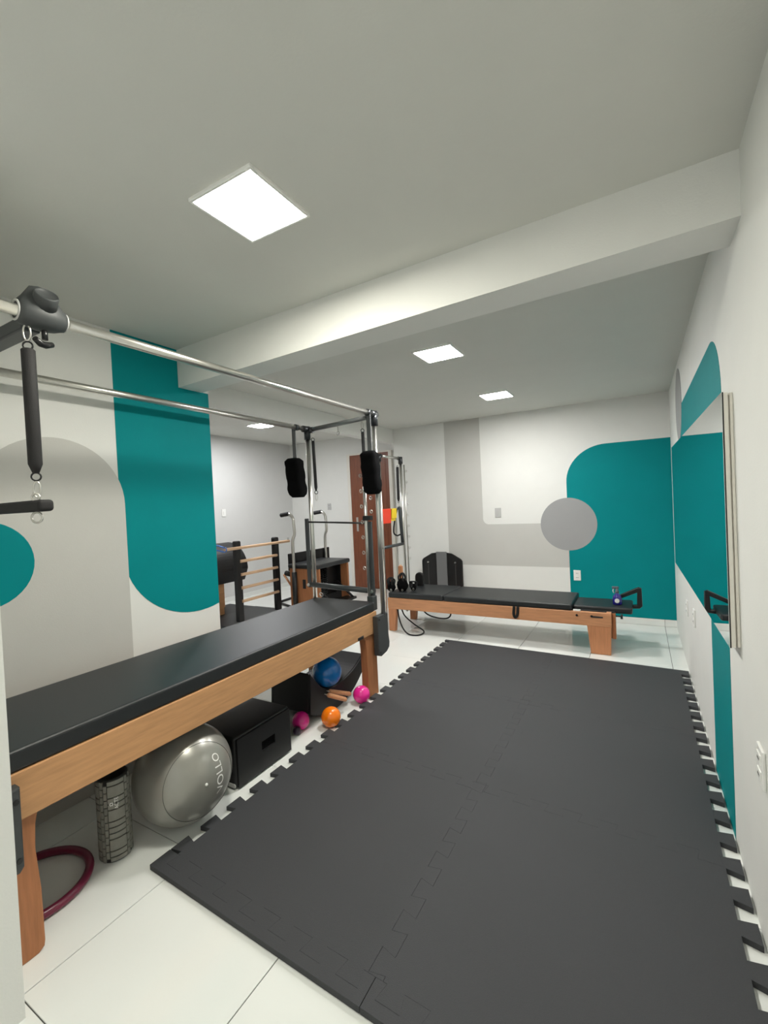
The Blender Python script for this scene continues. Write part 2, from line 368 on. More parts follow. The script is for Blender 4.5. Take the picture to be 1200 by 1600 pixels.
# ------------------------------------------------------------------ trapeze table (the large bed on the left)
T = thing('trapeze_table', (-2.0, 1.7, 0), 'wooden trapeze table with black padded bed and steel overhead frame', 'exercise bed')
FX, BX, NY, FY = -1.72, -2.285, .572, 2.825
B().box(FX - .035, FX, NY, FY, .458, .612, .004, 2).build('side_rail', 'wood', T)
B().box(BX, BX + .035, NY, FY, .458, .612, .004, 2).build('side_rail', 'wood', T)
for y in (NY, FY - .035): B().box(BX + .036, FX - .036, y, y + .035, .458, .612, .003, 1).build('end_rail', 'wood_orange', T)
B().prism(rrect(BX + .015, FX - .004, NY, FY + .0, .03), 'z', .613, .682, .011, 3).build('bed_pad', 'vinyl', T)
def leg(y0, y1, inner, x0, x1):
    # outer edge straight, inner edge swelling gently
    if inner > 0: pr_ = [(y0, 0), (y1 - .02, 0), (y1 - .003, .012), (y1, .03), (y1 - .002, .2), (y1 - .012, .34), (y1 - .008, .42), (y1 + .0, .457), (y0, .457)]
    else: pr_ = [(y0, 0), (y1, 0), (y1, .457), (y0 - .035, .457), (y0 - .012, .43), (y0 - .003, .36), (y0, .2)]
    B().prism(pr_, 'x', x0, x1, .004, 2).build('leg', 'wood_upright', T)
for (x0, x1) in ((FX - .068, FX - .012), (BX + .003, BX + .06)):
    leg(NY, .67, 1, x0, x1); leg(2.69, FY, -1, x0, x1)
PX, QX, PY = -1.69, -2.325, 2.872      # front post x, back post x, far post y
ZF, ZB = 2.068, 2.034
for x, zt, sg in ((PX, ZF, 1), (QX, ZB, -1)):
    for y, far in ((PY, 1), (.5605, 0)):
        B().cyl((x, y, .30 if x < -2 else .56), (x, y, zt), .0175, 20).build('post', 'chrome', T)
        # moulded plate holding the post on the rail
        if far: pl = [(2.765, .585), (2.765, .30), (2.80, .287), (2.88, .30), (2.918, .325), (2.925, .36), (2.915, .42), (2.912, .585)]
        else: pl = [(.607, .585), (.607, .34), (.595, .325), (.585, .325), (.552, .36), (.547, .57), (.552, .585)]
        xa, xb = (FX + .0005, FX + .045) if sg > 0 else (BX - .05, BX - .0005)
        B().prism(pl, 'x', xa, xb, .006, 2).build('post_bracket', 'grey_plastic', T)
        if sg > 0:
            for zz in (.56, .32):
                yy = pl[0][0] + (.02 if far else -.014)
                zz = zz if far else zz * .75 + .125
                B().cyl((xb - .001, yy, zz), (xb + .004, yy, zz), .008, 10).build('bolt', 'black_plastic', T)
    B().cyl((x, .545, zt), (x, PY + .02, zt), .0185, 20).build('top_bar', 'chrome', T)
B().cyl((PX, PY, ZF - .012), (QX, PY, ZB - .008), .0175, 20).build('cross_bar', 'steel_grey', T)
# corner fittings: tee sleeves
for x, zt in ((PX, ZF), (QX, ZB)):
    s_ = -1 if x == PX else 1
    B().cyl((x, PY - .055, zt), (x, PY + .03, zt), .0255, 18).cyl((x, PY, zt + .022), (x, PY, zt - .085), .0265, 18).cyl((x, PY, zt - .01), (x + s_ * .06, PY, zt - .01), .0245, 18).build('corner_fitting', 'steel_dark', T)
    B().cyl((x, PY - (.15 if x == QX else .103), zt), (x, PY - (.12 if x == QX else .073), zt), .024, 16).build('strap_collar', 'steel_dark', T)
# sliding clamp with trapeze cross bar near the camera
ry = []
for yy, rr, top in ((.675, .034, .0), (.690, .040, .012), (.715, .046, .045), (.735, .047, .050), (.762, .046, .048), (.785, .041, .024), (.800, .035, .006), (.812, .031, 0)):
    ry.append([Vector((PX + rr * math.cos(a), yy, ZF + rr * math.sin(a) * (1 if math.sin(a) < 0 else 1) + (top if math.sin(a) > .1 else top * .2) * max(0, math.sin(a)))) for a in [2 * math.pi * k / 20 for k in range(20)]])
cl = B().loft(ry).build('slider_clamp', 'grey_plastic', T, 'dark grey plastic clamp sliding on the front bar')
B().lathe((PX + .022, .745, ZF + .028), [(.036, 0), (.034, .042), (.031, .046), (.03, .043), (.001, .043)], 20, (.74, -.1, .66)).build('clamp_cap', 'grey_plastic', cl)
for yy, rr in ((.674, .030), (.812, .028)): B().torus((PX, yy, ZF), rr, .004, (0, 1, 0), 20, 6).build('clamp_collar', 'grey_plate', cl)
B().cyl((PX + .005, .75, ZF - .04), (PX + .005, .75, ZF - .075), .009, 10).tube([(PX + .02, .715, ZF - .083), (PX + .008, .735, ZF - .092), (PX + .004, .752, ZF - .092), (PX - .006, .775, ZF - .082)], [.009, .011, .011, .009], 10).build('wing_knob', 'black_plastic', cl)
B().box(QX, PX - .03, .70, .755, ZF - .045, ZF + .0, .006, 2).build('slider_bar', 'dark_bar', T)
B().lathe((QX, .665, ZB), [(.03, 0), (.036, .02), (.04, .06), (.036, .1), (.03, .13)], 18, (0, 1, 0)).build('slider_clamp', 'grey_plastic', T)
# push-through bar frame at the far end
B().box(-2.372, -2.338, PY - .034, PY - .016, .752, 1.312, .004, 2).build('push_bar_arm', 'dark_bar', T)
B().box(-1.772, -1.738, PY - .034, PY - .016, .722, 1.275, .004, 2).build('push_bar_arm', 'dark_bar', T)
B().cyl((-2.36, PY - .02, .775), (-1.745, PY - .02, .752), .021, 18).build('push_bar', 'dark_bar', T)
B().cyl((-2.36, PY - .02, 1.285), (-1.745, PY - .02, 1.262), .007, 12).build('push_bar_rod', 'black_plastic', T)
for x, z in ((-2.355, .775), (-1.755, .752)):
    B().cyl((x, PY - .05, z), (x, PY - .033, z), .012, 10).build('pivot_bolt', 'chrome', T)
# eyelet column on the front post side
B().cyl((-1.775, PY - .045, .62), (-1.775, PY - .045, 1.75), .0125, 14).build('eyelet_tube', 'chrome', T)
for k in range(8):
    z = .93 + .115 * k
    if k < 7: B().torus((-1.80, PY - .058, z), .012, .0032, (.3, 1, 0), 14, 6).build('eyelet', 'chrome', T)
for k in range(3): B().torus((-1.722, PY - .05, 1.35 + .1 * k), .012, .0032, (.3, 1, 0), 14, 6).build('eyelet', 'chrome', T)
B().box(-1.79, -1.735, PY - .06, PY - .002, .612, .72, .006, 2).build('tube_socket', 'grey_plastic', T)
B().box(-2.35, -2.30, PY - .03, PY - .0, .612, .66, .006, 2).build('tube_socket', 'grey_plastic', T)
B().box(-1.79, -1.72, PY - .07, PY - .03, 1.285, 1.32, .006, 2).build('locking_clip', 'black_plastic', T)
B().torus((-2.24, PY - .03, .70), .016, .004, (0, 1, .3), 16, 6).build('safety_hook', 'chrome', T)
B().cyl((-2.02, PY, 2.02), (-2.02, PY, 1.985), .003, 8).torus((-2.02, PY, 1.968), .014, .003, (0, 1, 0), 14, 6).build('hook', 'chrome', T)
B().box(FX + .0005, FX + .006, 2.56, 2.63, .462, .484, .002, 1).build('rail_latch', 'black_plastic', T)

# springs, trapeze bar, straps: they hang from the frame, so they are things
def carabiner(b, a, c):
    a, c = Vector(a), Vector(c); m_ = (a + c) / 2; L = (a - c).length / 2
    u = (a - c).normalized(); w = Vector((.6, .8, 0)); w = (w - u * w.dot(u)).normalized()
    b.tube([m_ + u * L * math.cos(t) + w * L * .38 * math.sin(t) for t in [2 * math.pi * k / 18 for k in range(18)]], L * .11, 8, closed=True)
def spring(top, bot, r, label, hook=.05, ring=.03):
    t = thing('spring', (top[0], top[1], bot[2]), label, 'spring', 'black sleeved springs')
    top, bot = Vector(top), Vector(bot); u = (bot - top).normalized()
    a, z = top + u * (hook + ring), bot - u * (hook + ring)
    L = (z - a).length
    B().tube([a, a + u * .004, a + u * L * .5, z - u * .03, z], [r * .8, r, r, r, r * .45], 16).build('sleeve', 'foam_black', t)
    for p_, q_ in ((top, top + u * hook), (bot - u * hook, bot)):
        c1 = B(); carabiner(c1, p_, q_); c1.build('carabiner', 'chrome', t)
    for c_ in (a - u * ring * .4, z + u * ring * .4): B().torus(c_, ring * .5, .0028, (.8, -.6, 0), 16, 6).build('spring_eye', 'black_plastic', t)
spring((PX, .702, 2.03), (PX - .005, .706, 1.474), .0195, 'black sleeved spring hanging nearest the camera above the trapeze bar', .052, .026)
spring((-2.272, PY, 2.012), (-2.262, PY, 1.455), .0125, 'black sleeved spring hanging beside the left fleece strap', .05, .026)
spring((-1.79, PY - .01, 2.025), (-1.785, PY - .01, 1.50), .0125, 'black sleeved spring hanging behind the right fleece strap', .05, .026)
tb = thing('trapeze_bar', (-2.0, .71, 1.448), 'black foam covered trapeze bar hanging from the near spring', 'exercise bar')
B().box(-2.36, PX + .04, .688, .735, 1.428, 1.466, .012, 4).build('foam_grip', 'foam_black', tb)
B().torus((PX - .002, .70, 1.409), .0165, .0035, (.55, -.8, 0), 18, 8).build('ring', 'chrome', tb)
B().torus((PX - .002, .70, 1.475), .012, .003, (.55, -.8, 0), 16, 8).build('ring', 'chrome', tb)
def cuff(cx, cy, z0, z1, ztop, zbar, w, d_, label, tilt):
    t = thing('fleece_strap', (cx, cy, z0), label, 'strap', 'fleece straps on the frame')
    B().box(cx - .018, cx + .018, cy - .004, cy + .004, z1 - .03, zbar + .022, .002, 1).build('webbing', 'grey_strap', t)
    rings = []; rnd = random.Random(int(cx * 1000)); N = 28
    for i in range(15):
        f = i / 14; z = z0 + (z1 - z0) * f
        k = (1 - abs(2 * f - 1) ** 14) ** .5 * .3 + .7 if i not in (0, 14) else .62
        k *= 1 + .05 * math.sin(f * 17 + cx * 9) + rnd.uniform(-.02, .02)
        ox = tilt * (f - .5)
        ring = []
        for q in range(N):
            a = 2 * math.pi * q / N; ca, sa = math.cos(a), math.sin(a)
            ex = (abs(ca) ** .45) * (1 if ca > 0 else -1); ey = (abs(sa) ** .45) * (1 if sa > 0 else -1)
            n_ = 1 + rnd.uniform(-.025, .025)
            ring.append(Vector((cx + ox + w / 2 * k * ex * n_, cy + d_ / 2 * k * ey * n_, z)))
        rings.append(ring)
    B().loft(rings).build('fleece_pad', 'fleece', t)
cuff(-2.352, PY - .135, 1.485, 1.795, 1.8, ZB, .14, .10, 'black fleece foot strap on the left of the frame end', -.03)
cuff(PX + .004, PY - .088, 1.475, 1.79, 1.8, ZF, .13, .085, 'black fleece foot strap hanging at the right front corner of the frame', -.02)

# ------------------------------------------------------------------ things under the trapeze table
# silver ball
bc, br = Vector((-1.862, 1.287, .212)), .212
bl = thing('exercise_ball', (bc.x, bc.y, 0), 'large silver grey exercise ball under the bed', 'ball')
B().ball(bc, br, 64).build('ball_skin', 'silver_rubber', bl)
nv = Vector((1.04, -.20, .10)).normalized()           # direction of the valve
uz = (Vector((0, 0, 1)) - nv * nv.z).normalized(); ux = uz.cross(nv).normalized()
al = math.radians(47)
B().tube([bc + (nv * math.cos(al) + (ux * math.cos(t) + uz * math.sin(t)) * math.sin(al)) * (br + .0003) for t in [2 * math.pi * k / 64 for k in range(64)]], .0012, 6, closed=True).build('seam_ring', 'silver_line', bl)
B().ball(bc + nv * (br + .001), .006, 12).build('valve_plug', 'print_white', bl)
v, f = text_shape('VOLLO', .06)
vv = [bc + (nv + ux * (.36 - p.y / br) + uz * (.10 + p.x / br)).normalized() * (br + .0012) for p in v]
B().raw(vv, f).build('lettering', 'print_white', bl)
# foam roller standing upright
rc = (-1.942, 1.015); RR, RH = .062, .335
fr = thing('foam_roller', (rc[0], rc[1], 0), 'grey textured foam roller standing upright beside the silver ball', 'foam roller')
B().lathe((rc[0], rc[1], 0), [(.045, 0), (RR - .006, 0), (RR - .006, RH), (.045, RH), (.045, RH - .02), (.001, RH - .02)], 40).build('roller_core', 'roller_core', fr)
fa = math.atan2(-rc[1], -rc[0])     # direction towards the room's doorway
def rpatch(a0, a1, z0, z1, n):
    b = B(); rings = []
    lo, hi = RR - .006, RR
    P = []
    for rr in (lo, hi):
        for z in (z0, z1): P.append([(rc[0] + rr * math.cos(a0 + (a1 - a0) * k / n), rc[1] + rr * math.sin(a0 + (a1 - a0) * k / n), z) for k in range(n + 1)])
    verts = sum(P, []); m_ = n + 1; F = []
    for k in range(n): F += [(2 * m_ + k, 2 * m_ + k + 1, 3 * m_ + k + 1, 3 * m_ + k), (m_ + k, m_ + k + 1, 3 * m_ + k + 1, 3 * m_ + k), (k, k + 1, 2 * m_ + k + 1, 2 * m_ + k)]
    F += [(0, m_, 3 * m_, 2 * m_), (n, m_ + n, 3 * m_ + n, 2 * m_ + n)]
    b.raw(verts, F); b.build('tread_block', 'roller_grey', fr)
zc = [.004, .024, .048, .096, .12, .144, .168, .216, .24, .264, .312, .333]
mid = fa + .16
for sec in range(4):
    c0 = mid + sec * math.pi / 2
    for i in range(len(zc) - 1): rpatch(c0 - .50, c0 + .50, zc[i] + .0026, zc[i + 1] - .0026, 7)
    for j in range(2):
        a_ = c0 + .56 + j * .26
        for i in range(11):
            z = .004 + i * .03 + (.015 if j else 0)
            if z + .026 < RH: rpatch(a_, a_ + .2, z, z + .026, 2)
def on_roller(p, zc_, aoff=0.):
    a = mid + aoff - p[1] / RR * -1; return Vector((rc[0] + (RR + .0008) * math.cos(a), rc[1] + (RR + .0008) * math.sin(a), zc_ + p[0]))
v, f = text_shape('ACTE', .02)
B().raw([on_roller((p.x, -p.y), .24 - .0, .0) for p in v], f).build('lettering', 'print_white', fr)
lg = [(.007 * math.cos(t) * (1 if i % 2 else .55), .007 * math.sin(t) * (1 if i % 2 else .55)) for i, t in enumerate([2 * math.pi * k / 12 for k in range(12)])]
lg = [(a * 1.35, b_ * 1.35) for a, b_ in lg]
lv = [on_roller((a, b_), .24, -.3) for a, b_ in lg]; li = [on_roller((a * .45, b_ * .45), .24, -.3) for a, b_ in lg]
B().raw(lv + li, [(k, (k + 1) % 12, 12 + (k + 1) % 12, 12 + k) for k in range(12)]).build('emblem', 'print_white', fr)
# magic circle
rg = thing('pilates_ring', (-2.05, .755, 0), 'dark purple pilates ring lying on the floor behind the near leg', 'exercise ring')
B().torus((-2.04, .757, .016), .182, .0155, (.0, .0, 1), 56, 12).build('ring_tube', 'ring_purple', rg)
B().box(-2.24, -2.195, .722, .792, .0, .06, .012, 3).build('hand_pad', 'ring_pad', rg)
# black sitting box
bx = thing('sitting_box', (-1.97, 1.72, 0), 'black upholstered box with a hand slot under the bed', 'box')
t0, t1 = 1.525, 1.935
B().box(-2.20, -1.80, t0, t1, .004, .262, .016, 4).build('box_body', 'vinyl_soft', bx)
fb = B()      # front panel ring around the hand slot
for (ya, yb, za, zb) in ((t0 + .012, 1.70, .012, .252), (1.80, t1 - .012, .012, .252), (1.70, 1.80, .012, .115), (1.70, 1.80, .165, .252)): fb.box(-1.801, -1.788, ya, yb, za, zb)
fb.build('front_panel', 'vinyl_soft', bx)
B().box(-1.7999, -1.797, 1.70, 1.80, .115, .165).build('hand_slot', 'fleece', bx)
B().prism(rrect(-1.86, -1.80, .012, .032, .008), 'y', t0 - .002, t0 + .001).build('maker_label', 'grey_plate', bx)
# spine corrector / half-moon barrel
ab = thing('arc_barrel', (-2.15, 2.42, 0), 'black padded rocking arc barrel under the far end of the bed', 'barrel')
out = [(2.475 + .52 * math.sin(math.radians(a)), .52 - .52 * math.cos(math.radians(a))) for a in range(-31, 50, 4)]
inn = bezier([(2.86, .262, 0), (2.74, .20, 0), (2.60, .165, 0), (2.47, .158, 0), (2.34, .20, 0), (2.225, .33, 0)], 5)
inn = [(p.x, p.y) for p in inn]
B().prism(out + inn, 'x', -2.199, -1.887, .006, 2).build('curved_pad', 'vinyl_soft', ab)
for xa in (-1.886, -2.214): B().prism(out + inn, 'x', xa, xa + .014, .003, 1).build('side_panel', 'black_paint', ab)
def ball(name, c, r, m, label, s=1.):
    o = thing(name, (c[0], c[1], c[2] - r), label, 'ball', 'small balls under the bed')
    B().ball(c, r, 40).build('ball_skin', m, o)
    B().cyl((c[0] + r * .62, c[1] - r * .62, c[2] + r * .45), (c[0] + r * .645, c[1] - r * .645, c[2] + r * .465), .004, 10).build('valve_plug', m, o)
ball('toning_ball', (-1.752, 2.26, .062), .062, 'orange_ball', 'orange ball on the floor between the two pink balls')
ball('toning_ball', (-1.908, 2.150, .055), .055, 'magenta_ball', 'darker pink ball beside the black box')
ball('toning_ball', (-1.757, 2.628, .060), .060, 'pink_ball', 'bright pink ball against the far wooden leg')
ball('massage_ball', (-1.884, 2.085, .026), .026, 'plum_ball', 'tiny dark plum ball touching the darker pink ball')
ball('overball', (-1.91, 2.445, .263), .101, 'blue_ball', 'blue ball resting on the black arc barrel')
ball('exercise_ball', (-2.10, 2.035, .085), .085, 'silver_rubber', 'small grey ball hidden behind the black box')
for i, (a, b_, lb) in enumerate((((-1.832, 2.335, .16), (-1.775, 2.465, .085), 'shorter wooden hand bar leaning on the arc barrel'), ((-1.848, 2.375, .185), (-1.815, 2.572, .075), 'longer wooden hand bar leaning on the arc barrel'))):
    t = thing('wooden_hand_bar', (a[0], a[1], 0), lb, 'hand bar', 'wooden hand bars')
    A_, Z_ = Vector(a) + Vector((0, 0, -.02 * i)), Vector(b_); u = (Z_ - A_).normalized()
    B().tube([A_, A_ + u * .012, Z_ - u * .012, Z_], [.010, .015, .015, .012], 14).build('wooden_grip', 'wood_orange', t)
    B().torus(A_ - u * .010, .010, .0025, (0, .6, .8), 12, 6).build('end_ring', 'chrome', t)

# ------------------------------------------------------------------ reformer by the far wall
R_ = thing('reformer', (-1.35, 4.55, 0), 'low wooden reformer with black padded top along the far wall', 'exercise bed')
y0, y1 = 4.28, 4.86; za, zb = .245, .365
B().box(-2.455, -.245, y0, y0 + .035, za, zb, .003, 1).build('side_rail', 'wood_orange', R_)
B().box(-2.455, -.245, y1 - .035, y1, za, zb, .003, 1).build('side_rail', 'wood_orange', R_)
B().box(-.285, -.246, y0 + .036, y1 - .036, za, zb, .003, 1).build('end_rail', 'wood_orange', R_)
B().box(-2.455, -2.42, y0 + .036, y1 - .036, za, zb, .003, 1).build('end_rail', 'wood_orange', R_)
for ya in (y0, y1 - .06):
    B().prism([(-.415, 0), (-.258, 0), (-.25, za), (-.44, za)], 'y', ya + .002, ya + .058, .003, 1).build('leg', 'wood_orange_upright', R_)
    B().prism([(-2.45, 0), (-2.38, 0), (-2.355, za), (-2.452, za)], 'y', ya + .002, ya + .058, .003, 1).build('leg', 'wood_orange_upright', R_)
B().box(-.244, -.215, y0 + .06, y0 + .12, .13, .355, .004, 1).build('spring_post', 'wood_upright', R_)
def padb(xa, xb, ya, yb, z0, z1, name='pad'):
    B().prism(rrect(xa, xb, ya, yb, .02), 'z', z0, z1, .014, 3).build(name, 'vinyl', R_)
padb(-2.45, -1.80, y0 + .005, y1 - .005, .367, .425)
padb(-1.797, -.56, y0 + .005, y1 - .005, .367, .422)
padb(-.565, -.085, y0 + .10, y1 - .11, .345, .398, 'head_rest')
B().box(-.62, -.22, y0 + .07, y1 - .08, .335, .366, .003, 1).build('pad_board', 'black_paint', R_)
# standing handle loop at the right end
hz = [(-.21, .455), (-.035, .545), (-.012, .535), (-.008, .375), (-.03, .352), (-.12, .345)]
hi_ = [(-.12, .378), (-.052, .382), (-.048, .495), (-.20, .425)]
B().prism(hz + hi_, 'y', 4.60, 4.64, .006, 2).build('end_handle', 'black_plastic', R_)
B().tube(bezier([(-1.07, y0 - .004, .372), (-1.075, y0 - .012, .30), (-1.06, y0 - .014, .268), (-1.04, y0 - .012, .30), (-1.035, y0 - .004, .372)], 5), .008, 8, flat=1.6).build('strap_loop', 'rope', R_)
for x in (-.52, -.40): B().cyl((x, y0 - .006, .332), (x, y0 + .002, .332), .010, 10).build('bolt', 'black_plastic', R_)
B().box(-.40, -.31, y0 - .004, y0 + .001, .322, .334).build('latch_bar', 'steel_dark', R_)
B().box(-.55, -.49, y0 + .005, y0 + .03, .366, .378, .002, 1).build('stop_block', 'white_plastic', R_)
B().cyl((-.215, y0 + .09, .325), (-.175, y0 + .09, .325), .006, 8).cyl((-.178, y0 + .09, .325), (-.160, y0 + .09, .325), .022, 14).build('knob', 'black_plastic', R_)
# tower at the left end
TX, TA, TB, TZ = -2.475, 4.27, 4.78, 1.935
for y in (TA, TB): B().cyl((TX, y, .10), (TX, y, TZ), .0155, 14).build('tower_post', 'chrome', R_)
B().cyl((TX, TA, TZ), (TX, TB, TZ), .015, 14).build('tower_top_bar', 'chrome', R_)
for y in (TA, TB): B().cyl((TX, y, TZ + .02), (TX, y, TZ - .065), .026, 14).cyl((TX, y, TZ), (TX, y + (-.05 if y == TB else .05), TZ), .022, 14).build('corner_fitting', 'steel_dark', R_)
B().cyl((TX + .045, TB, .45), (TX + .045, TB, 1.86), .008, 10).build('eyelet_tube', 'chrome', R_)
for k in range(9): B().torus((TX + .068, TB, .74 + .13 * k), .013, .0035, (.2, 1, 0), 12, 6).build('eyelet', 'chrome', R_)
B().tube([(TX - .045, TB - .02, 1.36), (TX - .03, TB - .02, 1.34), (TX - .01, TB - .02, .93)], .02, 10).build('swing_arm', 'dark_bar', R_)
B().cyl((TX - .01, TA - .03, .915), (TX - .01, TB + .01, .915), .018, 12).build('push_bar', 'dark_bar', R_)
B().cyl((TX - .03, TA - .03, 1.335), (TX - .03, TB - .02, 1.335), .006, 8).build('push_bar_rod', 'black_plastic', R_)
spring((TX - .028, TB - .03, 1.90), (TX - .03, TB - .04, 1.36), .016, 'black sleeved spring on the reformer tower by the door', .045, .02)
for yy, m_, lb, w_ in ((4.42, 'band_red', 'red elastic band draped over the tower rod', .10), (4.60, 'band_yellow', 'yellow elastic band draped over the tower rod', .06)):
    o = thing('elastic_band', (TX - .03, yy, 1.2), lb, 'elastic band', 'elastic bands')
    xo = TX - .03; pr_ = [(xo + .009, 1.18 if w_ > .08 else 1.23), (xo + .012, 1.335), (xo + .006, 1.345), (xo - .006, 1.345), (xo - .012, 1.335), (xo - .009, 1.20), (xo - .006, 1.20), (xo - .009, 1.335), (xo - .0062, 1.3425), (xo + .0062, 1.3425), (xo + .009, 1.335), (xo + .006, 1.18 if w_ > .08 else 1.23)]
    B().prism(pr_, 'y', yy - w_, yy + w_).build('band_fold', m_, o)
o = thing('hand_strap_cord', (TX - .02, 4.7, .98), 'black cord loop hanging below the tower spring', 'cord')
B().tube(bezier([(TX - .045, TB - .06, 1.33), (TX - .065, TB - .10, 1.18), (TX - .07, TB - .12, 1.06), (TX - .045, TB - .09, 1.02), (TX - .02, TB - .05, 1.03)], 6), .009, 8).build('cord', 'rope', o)
# things lying on the reformer's left end
o = thing('wooden_block', (-2.42, 4.56, .425), 'upright wooden stick standing among the black straps', 'block')
B().box(-2.435, -2.39, 4.52, 4.56, .4255, .68, .004, 2).build('block_body', 'wood_orange_upright', o)
B().lathe((-2.4125, 4.54, .68), [(.016, 0), (.016, .01), (.012, .014)], 14).build('end_cap', 'wood_pale', o)
o = thing('shoulder_rest', (-2.27, 4.75, .425), 'upright rounded black shoulder rest on the reformer', 'shoulder rest')
B().prism([(-2.325, .4255), (-2.225, .4255), (-2.22, .52)] + arc(-2.272, .53, .052, 0, 180, 10) + [(-2.325, .52)], 'y', 4.72, 4.765, .01, 3).build('rest_pad', 'vinyl_soft', o)
B().box(-2.315, -2.235, 4.765, 4.775, .4255, .50, .002, 1).build('rest_bracket', 'steel_dark', o)
rn = random.Random(3)
for i, (x, y, sc, lb) in enumerate(((-2.44, 4.352, .95, 'black strap heap nearest the tower on the reformer'), (-2.325, 4.40, 1.25, 'tall black strap bundle in the middle of the reformer heap'), (-2.22, 4.46, .65, 'flat black strap tail at the right of the reformer heap'))):
    o = thing('strap_bundle', (x, y, .425), lb, 'strap', 'straps on the reformer')
    rings = []; N = 16
    for j in range(7):
        fz = j / 6; k = math.sin(math.pi * (.12 + .8 * fz)) ** .6
        rings.append([Vector((x + .052 * sc * k * math.cos(2 * math.pi * q / N) * (1 + rn.uniform(-.12, .12)), y + .045 * sc * k * math.sin(2 * math.pi * q / N) * (1 + rn.uniform(-.12, .12)), .4262 + .11 * sc * fz)) for q in range(N)])
    B().loft(rings).build('strap_pad', 'fleece', o)
    for q in range(3):
        a = rn.uniform(0, 6.28); c_, s_ = math.cos(a) * .03, math.sin(a) * .03
        zt = .4262 + .10 * sc
        B().tube(bezier([(x - c_, y - s_, zt - .03), (x - c_ * 1.4, y - s_ * 1.2, zt + .03 * sc), (x + c_ * .2, y + s_, zt + .055 * sc), (x + c_ * 1.5, y + s_ * .5, zt + .02), (x + c_, y + s_, zt - .03)], 5), .007, 8, flat=1.5).build('strap_loop', 'rope', o)
    B().torus((x + .02 * sc, y - .046 * sc, .445), .012, .003, (.3, 1, .2), 14, 6).build('strap_ring', 'chrome', o)
# cords hanging under the reformer
o = thing('rope', (-2.3, 4.2, 0), 'black rope hanging in a crossed loop below the reformer', 'rope', 'ropes of the reformer')
B().tube(bezier([(-2.36, 4.33, .30), (-2.33, 4.29, .17), (-2.26, 4.24, .06), (-2.16, 4.19, .012), (-2.05, 4.22, .010), (-2.04, 4.30, .03), (-2.16, 4.30, .10), (-2.27, 4.30, .19), (-2.32, 4.33, .30)], 8), .008, 8).build('cord', 'rope', o)
o = thing('rope', (-2.0, 4.5, 0), 'black rope sagging under the middle of the reformer', 'rope', 'ropes of the reformer')
B().tube(bezier([(-2.18, 4.5, .27), (-2.08, 4.47, .175), (-1.95, 4.45, .145), (-1.83, 4.44, .15), (-1.79, 4.46, .19), (-1.82, 4.5, .25)], 8), .008, 8).build('cord', 'rope', o)
# spray bottle
o = thing('spray_bottle', (-.205, 4.52, .398), 'blue spray bottle with grey trigger on the reformer end', 'bottle')
B().lathe((-.205, 4.52, .399), [(.036, 0), (.039, .006), (.039, .055), (.034, .075), (.018, .092), (.014, .097), (.014, .105)], 24).build('bottle_body', 'bottle_blue', o)
sp = B().lathe((-.205, 4.52, .503), [(.016, 0), (.016, .014), (.012, .018), (.011, .04)], 16).box(-.245, -.19, 4.509, 4.531, .538, .560, .006, 2).build('sprayer_head', 'sprayer', o)
B().tube([(-.232, 4.52, .54), (-.238, 4.52, .52), (-.232, 4.52, .50)], .004, 8).build('trigger', 'white_plastic', sp)
B().prism(arc(-.205, .438, .02, 20, 340, 14) , 'y', 4.4795, 4.4815).build('label_mark', 'print_white', o)
# arched board leaning behind
o = thing('arched_board', (-2.215, 5.3, 0), 'black arched board with grey centre strip behind the reformer', 'board')
bo = [(-2.485, 0), (-1.945, 0), (-1.945, .63)] + arc(-1.995, .63, .05, 0, 60, 4)[1:] + [(-2.08, .735), (-2.215, .755), (-2.35, .735)] + arc(-2.435, .63, .05, 120, 180, 4)
B().prism(bo, 'y', 5.30, 5.325, .004, 1).build('board_panel', 'black_paint', o)
B().box(-2.285, -2.145, 5.285, 5.299, 0, .76, .003, 1).build('centre_strip', 'grip_grey', o)
for x in (-2.405, -2.035):
    B().box(x - .006, x + .006, 5.297, 5.2999, .30, .60).build('slot', 'slot_dark', o)
    B().cyl((x, 5.285, .625), (x, 5.30, .625), .011, 12).build('bolt', 'chrome', o)
rim = [(p[0], 5.297, p[1]) for p in bo[1:]] + [(-2.485, 5.297, 0)]
B().tube(rim, .006, 6).build('board_rim', 'black_plastic', o)

# ------------------------------------------------------------------ ladder barrel in the alcove
L = thing('ladder_barrel', (-4.65, 4.15, 0), 'ladder barrel with black uprights, pale wooden rungs and black padded drum', 'ladder barrel')
for y, zt in ((3.83, 1.035), (4.49, 1.025)):
    B().prism(rrect(y - .04, y + .04, .045, zt, .02, 4), 'x', -4.31, -4.25, .005, 2).build('upright', 'black_paint', L)
B().cyl((-4.235, 3.60, .952), (-4.235, 4.72, .952), .018, 14).build('rung', 'wood_pale', L)
for k in range(4):
    z = .785 - .163 * k
    B().cyl((-4.245, 3.845, z), (-4.245, 4.475, z), .018, 14).build('rung', 'wood_pale', L)
B().torus((-4.235, 4.70, .985), .012, .003, (1, 0, 0), 12, 6).build('hook', 'grey_strap', L)
prof = [(-4.72, .47)] + arc(-5.02, .62, .36, -10, 190, 26) + [(-5.32, .47)]
prof = [(-4.74, .46), (-4.67, .62)] + arc(-5.02, .62, .35, 5, 175, 24) + [(-5.37, .62), (-5.30, .46)]
B().prism(prof, 'y', 3.66, 4.37, .02, 3).build('drum_pad', 'vinyl_soft', L)
for x in (-4.85, -5.2):
    for y in (4.02, 4.33): B().box(x - .03, x + .03, y - .035, y + .035, .042, .459, .003, 1).build('drum_leg', 'wood', L)
B().box(-5.30, -4.78, 3.60, 4.56, .006, .04, .004, 1).build('base_board', 'black_paint', L)
B().box(-4.776, -4.25, 3.60, 4.56, .006, .044, .004, 1).build('base_board', 'vinyl', L)
